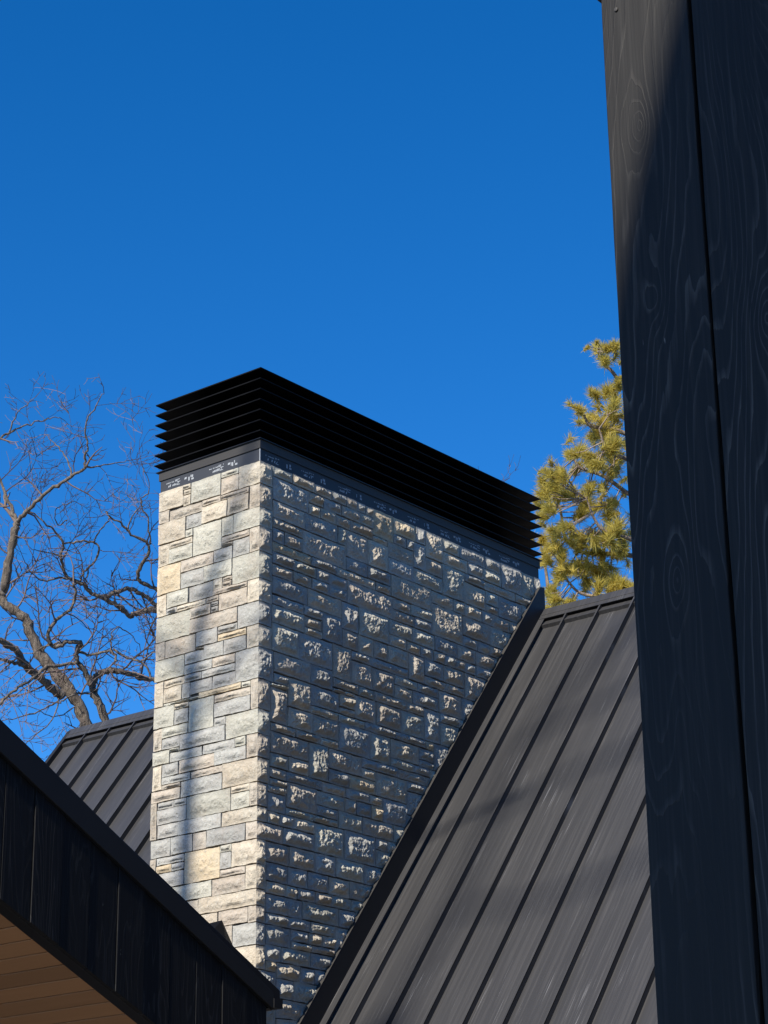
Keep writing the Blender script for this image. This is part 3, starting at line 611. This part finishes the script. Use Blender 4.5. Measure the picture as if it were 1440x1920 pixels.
for x0_, x1_ in ((-1.884, -1.864), (-1.358, -1.338)):
    b = MB(); b.box(x0_, x1_, 3.0225, 3.52, 0, 4.6); b.build('side_board', M['column'], colm)
b = MB(); b.box(-1.862, -1.36, 3.025, 3.5, 0, 4.6); b.build('core', M['fascia'], colm)
me = MB(); me.tube([(-1.855, 2.9992, 3.918), (-1.855, 2.9972, 3.918), (-1.855, 2.9968, 3.918)], [0.0042, 0.0040, 0.0020], 10); me.build('nail_head', M['band'], colm)
pr_ = empty('porch_beam', (-1.6, 3.2, 3.96)); tag(pr_, 'black beam resting on top of the near column', 'beam')
b = MB(); b.obox((-1.925, 3.03, 3.99), (3.2, 0, 0), (0, 0.5, 0), (0, 0, 0.4)); b.build('beam_box', M['black_metal'], pr_, bevel=0.004)
b = MB(); b.box(-1.92, 1.3, 3.03, 6.5, 4.40, 4.55); b.build('porch_roof', M['black_metal'], pr_)

side = empty('skylight_blocker', (3, 11, 0)); tag(side, 'unseen black block added behind the near column to cut skylight on the chimney', 'house')  # unseen block, added to darken the shaded side of the chimney
b = MB(); b.box(-1.1, 7.0, 6.6, 19.0, 0, 5.2); b.build('wall', M['fascia'], side)
b = MB(); b.v = [(-1.4, 6.4, 5.1), (7.3, 6.4, 5.1), (2.95, 6.4, 9.6), (-1.4, 19.2, 5.1), (7.3, 19.2, 5.1), (2.95, 19.2, 9.6)]
b.f = [(0, 1, 2), (5, 4, 3), (0, 2, 5, 3), (2, 1, 4, 5), (1, 0, 3, 4)]; b.build('roof', M['black_metal'], side)
# ---------------------------------------------------------------- bare trees
def at(x, y, D): return CAM + (FW + RT*((x-720)/FPX) - UP*((y-960)/FPX))*D
class Twigs(MB):
    def sprout(s, rn, p, d, ln, r, lev, curl=0.35, up=0.05, cam_flat=0.55):
        n = max(3, int(ln/0.11)); pts = [p.copy()]; rad = [r]; q = p.copy(); dd = d.normalized(); seg = ln/n
        for i in range(n):
            k = Vector((rn.gauss(0, 1), rn.gauss(0, 1), rn.gauss(0, 1)))*curl*0.55
            dd = (dd + k + Vector((0, 0, up))).normalized(); q = q + dd*seg
            pts.append(q.copy()); rad.append(max(0.0028, r*(1-0.75*(i+1)/n)))
        s.tube(pts, rad, 3 if r < 0.012 else 5, cap=False)
        if lev > 0:
            for _ in range(max(2, int(ln/0.125))):
                t = rn.uniform(0.15, 1.0); i = min(n-1, int(t*n)); base = pts[i].lerp(pts[i+1], t*n-i)
                ax = (pts[i+1]-pts[i]).normalized()
                o = Vector((rn.gauss(0, 1), rn.gauss(0, 1), rn.gauss(0, 1))); o -= FW*o.dot(FW)*cam_flat; o -= ax*o.dot(ax); o.normalize()
                s.sprout(rn, base, ax*rn.uniform(0.4, 1.0)+o*rn.uniform(0.5, 1.1), ln*rn.uniform(0.28, 0.6), max(0.0042, r*0.6), lev-1, curl, up)
def smooth_path(pts, k=2):
    for _ in range(k):
        o = [pts[0]]
        for a, b in zip(pts, pts[1:]): o += [a.lerp(b, 0.25), a.lerp(b, 0.75)]
        pts = o+[pts[-1]]
    return pts
def traced_tree(name, label, limbs, D, seed, trunk, group=None, dens=0.27):
    rn = random.Random(seed)
    foot = trunk[-1]; root = empty(name, tuple(foot)); tag(root, label, 'tree', group)
    t = MB(); n = len(trunk)
    tp = smooth_path([Vector(p) for p in trunk]); rr = [0.095+0.25*(i/(len(tp)-1))**0.8 for i in range(len(tp))]
    t.tube(tp, rr, 10); t.build('trunk', M['bark'], root, smooth=True)
    tw = Twigs()
    for path, r0, r1, d0, d1 in limbs:
        m_ = len(path); pts = [at(x, y, D+d0+(d1-d0)*i/(m_-1)) for i, (x, y) in enumerate(path)]
        pts = smooth_path(pts)
        # knobbly bark line
        L = len(pts); rad = []
        for i in range(L):
            t_ = i/(L-1); rad.append((r0+(r1-r0)*t_)*rn.uniform(0.84, 1.22))
            if 0 < i < L-1: pts[i] = pts[i]+Vector((rn.gauss(0, 1), rn.gauss(0, 1), rn.gauss(0, 1)))*0.008
        b = MB(); b.tube(pts, rad, 8); b.build('limb', M['bark'], root, smooth=True)
        acc = 0
        for i in range(1, L-1):
            acc += (pts[i]-pts[i-1]).length
            if acc > dens*rn.uniform(0.5, 1.4):
                acc = 0; ax = (pts[i+1]-pts[i]).normalized()
                o = Vector((rn.gauss(0, 1), rn.gauss(0, 1), rn.gauss(0, 1)+0.15)); o -= FW*o.dot(FW)*0.6; o -= ax*o.dot(ax); o.normalize()
                tw.sprout(rn, pts[i], ax*rn.uniform(0.2, 0.9)+o, rn.uniform(0.3, 1.0), min(0.015, rad[i]*0.5), 2)
        tw.sprout(rn, pts[-1], (pts[-1]-pts[-2]), rn.uniform(0.3, 0.6), max(0.006, r1*0.9), 2)
    tag(tw.build('twigs', M['twig'], root), kind='stuff')
    return root
A = [((172, 1400), (164, 1365), (151, 1326), (127, 1288), (96, 1254), (73, 1223), (56, 1183), (51, 1161), (22, 1141), (4, 1130), (2, 1117), (7, 1111), (17, 1047), (26, 1001), (32, 980))]
limbs1 = [
 (A[0], 0.086, 0.046, 0, 0.6),
 (((32, 980), (25, 962), (11, 927), (0, 898), (-20, 868)), 0.034, 0.012, 0.6, 0.9),
 (((32, 980), (46, 964), (69, 939), (96, 916), (128, 898), (160, 877)), 0.034, 0.020, 0.6, 0.2),
 (((160, 877), (158, 856), (167, 838), (158, 811), (165, 783), (181, 758), (195, 737)), 0.018, 0.005, 0.2, 0),
 (((160, 877), (183, 875), (213, 868), (243, 863)), 0.013, 0.004, 0.2, 0.6),
 (((135, 893), (131, 870), (119, 850), (104, 833), (86, 815)), 0.013, 0.004, 0.3, 0.7),
 (((116, 1306), (96, 1288), (73, 1268), (44, 1246), (31, 1219), (13, 1206), (0, 1201), (-30, 1185)), 0.062, 0.034, 0, -0.8),
 (((44, 1246), (29, 1243), (11, 1239), (-10, 1237)), 0.026, 0.018, -0.4, -0.9),
 (((0, 822), (18, 811), (37, 801), (69, 792), (92, 785), (112, 783)), 0.017, 0.004, 0.5, 0.9),
 (((18, 811), (27, 783), (39, 768), (52, 756), (66, 745)), 0.010, 0.004, 0.6, 0.5),
 (((-40, 850), (-20, 835), (0, 822)), 0.022, 0.017, 0.4, 0.5),
 (((142, 1203), (93, 1208), (60, 1225)), 0.012, 0.010, 0, 0.2),
 (((150, 1318), (120, 1340), (95, 1345), (70, 1330)), 0.010, 0.004, 0.1, -0.3),
 (((111, 1313), (80, 1330), (40, 1345), (0, 1352)), 0.013, 0.006, -0.3, -0.9),
 (((4, 1130), (-20, 1120), (-45, 1100)), 0.030, 0.020, 0.4, 0.2),
 (((110, 1310), (105, 1345), (60, 1385), (40, 1400)), 0.010, 0.005, -0.4, -0.8),
]
p_ = at(172, 1400, 30)
traced_tree('bare_tree', 'big bare tree with heavy leaning limb rising behind the roof at left', limbs1, 30, 3,
            [tuple(p_), (p_.x+0.3, p_.y+0.2, p_.z-1.6), (p_.x+0.45, p_.y+0.3, 4.5), (p_.x+0.5, p_.y+0.3, 0)])
limbs2 = [
 (((204, 1385), (199, 1354), (187, 1321), (176, 1301), (171, 1286), (178, 1270), (189, 1261), (207, 1257), (222, 1259), (244, 1263), (267, 1272), (289, 1274), (310, 1272)), 0.058, 0.026, 0, 0.4),
 (((171, 1286), (160, 1259), (144, 1241), (142, 1221), (156, 1206), (142, 1203), (124, 1203), (109, 1214), (93, 1208), (91, 1186), (98, 1170), (120, 1152), (138, 1134), (142, 1112), (138, 1094)), 0.034, 0.017, 0, -0.4),
 (((144, 1241), (111, 1248), (84, 1250), (67, 1268), (44, 1283), (18, 1299), (0, 1321), (-20, 1330)), 0.022, 0.016, -0.1, -1.0),
 (((142, 1221), (170, 1230), (190, 1222), (214, 1222), (216, 1240)), 0.020, 0.014, 0, -0.3),
 (((214, 1217), (235, 1232), (265, 1240), (279, 1255), (282, 1272)), 0.016, 0.012, -0.3, -0.5),
 (((176, 1301), (150, 1297), (130, 1305), (112, 1318)), 0.016, 0.010, 0.1, -0.3),
 (((207, 1225), (208, 1195), (218, 1170), (240, 1185), (262, 1210)), 0.010, 0.005, -0.2, 0.3),
 (((265, 1240), (285, 1225), (300, 1218)), 0.010, 0.006, -0.4, -0.6),
]
p_ = at(204, 1385, 29)
traced_tree('bare_tree', 'second crooked bare stem behind the roof ridge between tree and chimney', limbs2, 29, 8,
            [tuple(p_), (p_.x+0.2, p_.y+0.1, p_.z-1.6), (p_.x+0.4, p_.y+0.2, 4.5), (p_.x+0.4, p_.y+0.3, 0)])
limbs3 = [
 (((330, 1150), (293, 1143), (267, 1146), (253, 1150), (244, 1159), (231, 1143), (211, 1130), (189, 1119), (169, 1110), (156, 1094), (133, 1086), (122, 1079), (118, 1061), (112, 1042), (121, 1019), (103, 996), (80, 978), (55, 957)), 0.046, 0.010, 0, -0.9),
 (((189, 1119), (204, 1117), (222, 1108), (242, 1103), (262, 1110), (280, 1121), (291, 1134), (300, 1145)), 0.028, 0.030, -0.3, 0),
 (((320, 1110), (293, 1105), (267, 1094), (258, 1083), (264, 1058), (277, 1042), (282, 1021), (259, 1008), (238, 996), (227, 980), (206, 971), (199, 960)), 0.034, 0.010, 0.2, -0.4),
 (((282, 1021), (280, 1012), (278, 966), (264, 953), (266, 932), (280, 927), (278, 895), (266, 872)), 0.015, 0.004, 0, -0.2),
 (((238, 996), (246, 970), (262, 950)), 0.013, 0.006, -0.2, 0),
 (((121, 1019), (147, 1015), (170, 1017), (183, 1019), (188, 1033), (179, 1051), (167, 1063), (156, 1074), (150, 1090)), 0.014, 0.014, -0.5, -0.4),
 (((206, 971), (196, 985), (183, 1000), (176, 1015)), 0.010, 0.010, -0.3, -0.4),
 (((133, 1086), (110, 1082), (85, 1090), (60, 1078), (45, 1050)), 0.018, 0.005, -0.7, -1.1),
 (((167, 1063), (160, 1090), (165, 1105)), 0.011, 0.010, -0.4, -0.4),
 (((112, 1042), (90, 1035), (60, 1030)), 0.012, 0.005, -0.7, -1.0),
 (((126, 975), (106, 990), (100, 960), (120, 945), (140, 940)), 0.009, 0.004, -0.6, -0.7),
]
p_ = at(345, 1160, 32)
traced_tree('bare_tree', 'bare tree mostly hidden by the chimney, limbs reaching out left of it', limbs3, 32, 12,
            [tuple(p_), (p_.x+0.3, p_.y+0.1, p_.z-2), (p_.x+0.5, p_.y+0.2, 5), (p_.x+0.5, p_.y+0.3, 0)])
limbs4 = [(((845, 1080), (846, 1020), (848, 960), (850, 930), (852, 905)), 0.012, 0.004, 0, 0), (((848, 960), (860, 940), (866, 925)), 0.008, 0.003, 0, 0.2)]
p_ = at(845, 1080, 36)
traced_tree('bare_tree', 'bare tree behind the chimney whose topmost twigs just clear the louvred cap', limbs4, 36, 5,
            [tuple(p_), (p_.x, p_.y, p_.z-2), (p_.x+0.2, p_.y, 5), (p_.x+0.2, p_.y, 0)], dens=0.2)

# ---------------------------------------------------------------- pine beside the column
ZX, ZY, ZS = 960, 600, 3.427
D = 28.0
pz = lambda x, y, d=0: at(ZX+x/ZS, ZY+y/ZS, D+d)
tufts = [(545,165,45),(605,165,30),(590,250,45),(670,150,45),(540,460,50),(620,440,60),(680,400,40),(660,520,60),(435,560,45),(475,620,50),(585,640,50),(640,600,50),(560,700,55),(650,700,55),(520,740,40),(600,780,60),(680,780,50),(375,850,45),(450,820,55),(480,880,50),(430,930,45),(560,870,50),(640,880,60),(700,870,40),(530,930,45),(640,980,40),(310,980,50),(250,990,50),(200,1020,50),(260,1060,50),(330,1100,50),(190,1110,50),(280,1120,40),(360,1120,40),(230,1200,45),(180,1250,40),(170,1180,40),(490,1060,40),(480,1140,60),(500,1200,55),(440,1230,50),(590,1060,40),(640,1160,50),(620,1240,60),(680,1300,60),(710,1380,50),(600,1350,70),(530,1400,60),(420,1380,60),(440,1440,60),(330,1310,50),(250,1340,50),(200,1400,45),(270,1470,60),(320,1500,50),(210,1530,45),(290,1640,50),(350,1590,60),(420,1600,60),(480,1570,60),(540,1620,60),(600,1600,60),(650,1650,50),(560,1690,60),(480,1680,50),(640,1700,50),(710,1680,60),(740,1700,40),(250,1720,40),(340,1810,50),(260,1790,40),(240,1850,40),(380,1800,40),(650,1440,60),(720,1470,50),(560,1480,50)]
spines = [((1000,1200),(760,1130),(660,1050),(570,990),(440,960),(400,900),(375,850)), ((1000,1560),(770,1510),(560,1500),(440,1500),(330,1400),(320,1250),(280,1120),(200,1030)),
          ((1000,1860),(760,1800),(560,1780),(430,1760),(360,1680),(300,1600)), ((1000,760),(720,620),(640,610),(560,540),(530,460)), ((1000,900),(700,700),(500,690),(475,640),(430,550)),
          ((1000,620),(720,460),(650,330),(590,290),(560,200)), ((1000,1500),(750,1400),(600,1370),(530,1290),(480,1150)), ((700,1950),(240,1850),(230,1700),(210,1560),(170,1400)), ((1000,1000),(700,880),(600,830),(560,700))]
rn = random.Random(2)
pf = pz(1000, 1500); pine = empty('pine_tree', (pf.x, pf.y, 0)); tag(pine, 'pine with yellow green needle tufts between chimney and black column', 'tree')
ptop = pz(990, -100)
b = MB(); b.tube([(pf.x, pf.y, 0), (pf.x, pf.y, 6), (pf.x, pf.y, 11), tuple(ptop)], [0.30, 0.25, 0.16, 0.03], 10); b.build('trunk', M['pine_bark'], pine, smooth=True)
spts = []; br = MB()
for k, sp_ in enumerate(spines):
    dep = [0.0, 0.5, -0.4, 0.3, -0.3, 0.2, -0.5, 0.8, -0.6][k]
    pts = smooth_path([pz(x, y, dep*min(1, i/2.0)) for i, (x, y) in enumerate(sp_)])
    L = len(pts); rad = [0.030*(1-i/(L-1))**0.8+0.006 for i in range(L)]
    b = MB(); b.tube(pts, rad, 6); b.build('branch', M['pine_bark'], pine, smooth=True)
    spts += pts[2:]
NV = []; NF = []
def tuft(c, ax, size, n):
    for _ in range(n):
        d = Vector((rn.gauss(0, 1), rn.gauss(0, 1), rn.gauss(0, 1))).normalized()
        d = (ax*rn.uniform(0.45, 1.2)+d*0.75).normalized()
        o = c - ax*size*rn.uniform(0.0, 1.1) + Vector((rn.gauss(0, 1), rn.gauss(0, 1), rn.gauss(0, 1)))*size*0.06
        ln = size*rn.uniform(0.75, 1.2); wv = d.cross(Vector((rn.gauss(0, 1), rn.gauss(0, 1), rn.gauss(0, 1)))).normalized()*0.0027
        mid = o+d*ln*0.55+Vector((0, 0, -0.004)); tip = o+d*ln+Vector((0, 0, -0.012))
        i = len(NV); NV.extend([o-wv, o+wv, mid+wv, mid-wv, tip]); NF.extend([(i, i+1, i+2, i+3), (i+3, i+2, i+4)])
for x, y, r in tufts:
    for rep in range(2):
        d = rn.uniform(-0.7, 0.7)
        c = pz(x+rn.gauss(0, 6), y+rn.gauss(0, 6)+8, d)
        q = min(spts, key=lambda p: (p-c).length)
        ax = (c-q); ax = (ax.normalized() if ax.length > 0.02 else Vector((0, 0, 1)))+Vector((-0.1, -0.1, 0.7)); ax.normalize()
        br.tube([q, q.lerp(c, 0.6)+Vector((0, 0, -0.04)), c], [0.010, 0.007, 0.005], 4, cap=False)
        tuft(c, ax, r/ZS/FPX*D*1.45, 190)
        if rep == 0:
            for e in range(2):
                c2 = c+Vector((rn.gauss(0, 1), rn.gauss(0, 1), rn.gauss(0, 1)))*0.10; br.tube([q.lerp(c, 0.5), c2], [0.006, 0.004], 4, cap=False)
                tuft(c2, (ax+Vector((rn.gauss(0, 0.5), rn.gauss(0, 0.5), 0.1))).normalized(), r/ZS/FPX*D*1.2, 100)
tag(br.build('twigs', M['pine_bark'], pine), kind='stuff')
tag(link('needles', mesh('needles', NV, NF, M['needles']), pine), kind='stuff')

# ---------------------------------------------------------------- trees behind the photographer, whose shade falls on the chimney and the column
def shade_tree(name, label, paths, seed, twig=True):
    rn = random.Random(seed); root = empty(name, paths[0][0][0]); tag(root, label, 'tree', None)
    tw = Twigs()
    for k, (pts, r0, r1) in enumerate(paths):
        P = smooth_path([Vector(p) for p in pts]); L = len(P)
        b = MB(); b.tube(P, [r0+(r1-r0)*i/(L-1) for i in range(L)], 10); b.build('trunk' if k == 0 else 'limb', M['bark'], root, smooth=True)
        if k and twig:
            for i in range(2, L, 3): tw.sprout(rn, P[i], Vector((rn.gauss(0, 1), rn.gauss(0, 1), rn.gauss(0, 1)+0.3)), rn.uniform(0.6, 1.5), 0.018, 1)
    if tw.v: tag(tw.build('twigs', M['twig'], root), kind='stuff')
def toward(p, t): return tuple(Vector(p)+SUN*t)
T1 = 19.0
f = lambda x, z, t=T1: toward((x, YF, z), t)
b0 = f(-9.99, 3.5)
shade_tree('bare_tree', 'bare tree outside the picture whose trunk shades the chimney face',
  [([(b0[0], b0[1], 0), (b0[0], b0[1], 4), (b0[0], b0[1], 8), (b0[0], b0[1], b0[2]-1)], 0.28, 0.10),
   ([(b0[0], b0[1], b0[2]-1), b0, f(-9.99, 4.6), f(-9.97, 5.3), f(-9.96, 5.8), f(-9.90, 6.2)], 0.085, 0.058),
   ([f(-9.90, 6.2), f(-9.78, 6.55), f(-9.60, 6.9), f(-9.45, 7.4), f(-9.3, 8.2)], 0.060, 0.03),
   ([f(-9.96, 5.8), f(-10.10, 6.05), f(-10.3, 6.15), f(-10.7, 6.6)], 0.045, 0.025),
   ([f(-9.97, 5.5), f(-9.6, 5.9), f(-9.1, 6.3), f(-8.5, 6.6)], 0.04, 0.025)
   ], 4, twig=False)
T2 = 9.0
h = lambda x, z, t=T2: toward((x, 3.0, z), t)
c0 = h(-1.775, 1.6)
shade_tree('bare_tree', 'leaning bare trunk outside the picture that shades the near column',
  [([(c0[0]-0.1, c0[1], 0), (c0[0], c0[1], 3.5), c0, h(-1.75, 2.2), h(-1.765, 2.7), h(-1.765, 3.05), h(-1.69, 3.4), h(-1.58, 3.75), h(-1.45, 4.2), h(-1.25, 5)], 0.25, 0.18),
   ([h(-1.50, 4.2), h(-1.3, 4.9), h(-1.2, 6)], 0.08, 0.05)], 6)

T3 = 42.0
k3 = lambda x, sl, t=T3: toward(rp(x, sl), t)
d0 = k3(-8.9, 0.2)
shade_tree('bare_tree', 'tall bare tree far outside the picture that dapples the metal roof',
  [([(d0[0], d0[1], 0), (d0[0], d0[1], 9), (d0[0], d0[1], d0[2]-4), k3(-8.8, -2.2)], 0.40, 0.12),
   ([k3(-8.8, -2.2), k3(-8.7, -1.2), k3(-8.8, -0.3), k3(-8.95, 0.5), k3(-8.6, 1.3), k3(-8.0, 2.4)], 0.05, 0.035),
   ([k3(-8.8, -0.3), k3(-8.2, 0.1), k3(-7.5, 0.2), k3(-6.6, 0.7)], 0.04, 0.03),
   ([k3(-8.95, 0.5), k3(-8.1, 0.9), k3(-7.2, 1.4)], 0.04, 0.03),
   ([k3(-8.7, -1.2), k3(-8.0, -1.3), k3(-7.0, -0.9), k3(-6.0, -0.9)], 0.035, 0.03)], 9, twig=False)
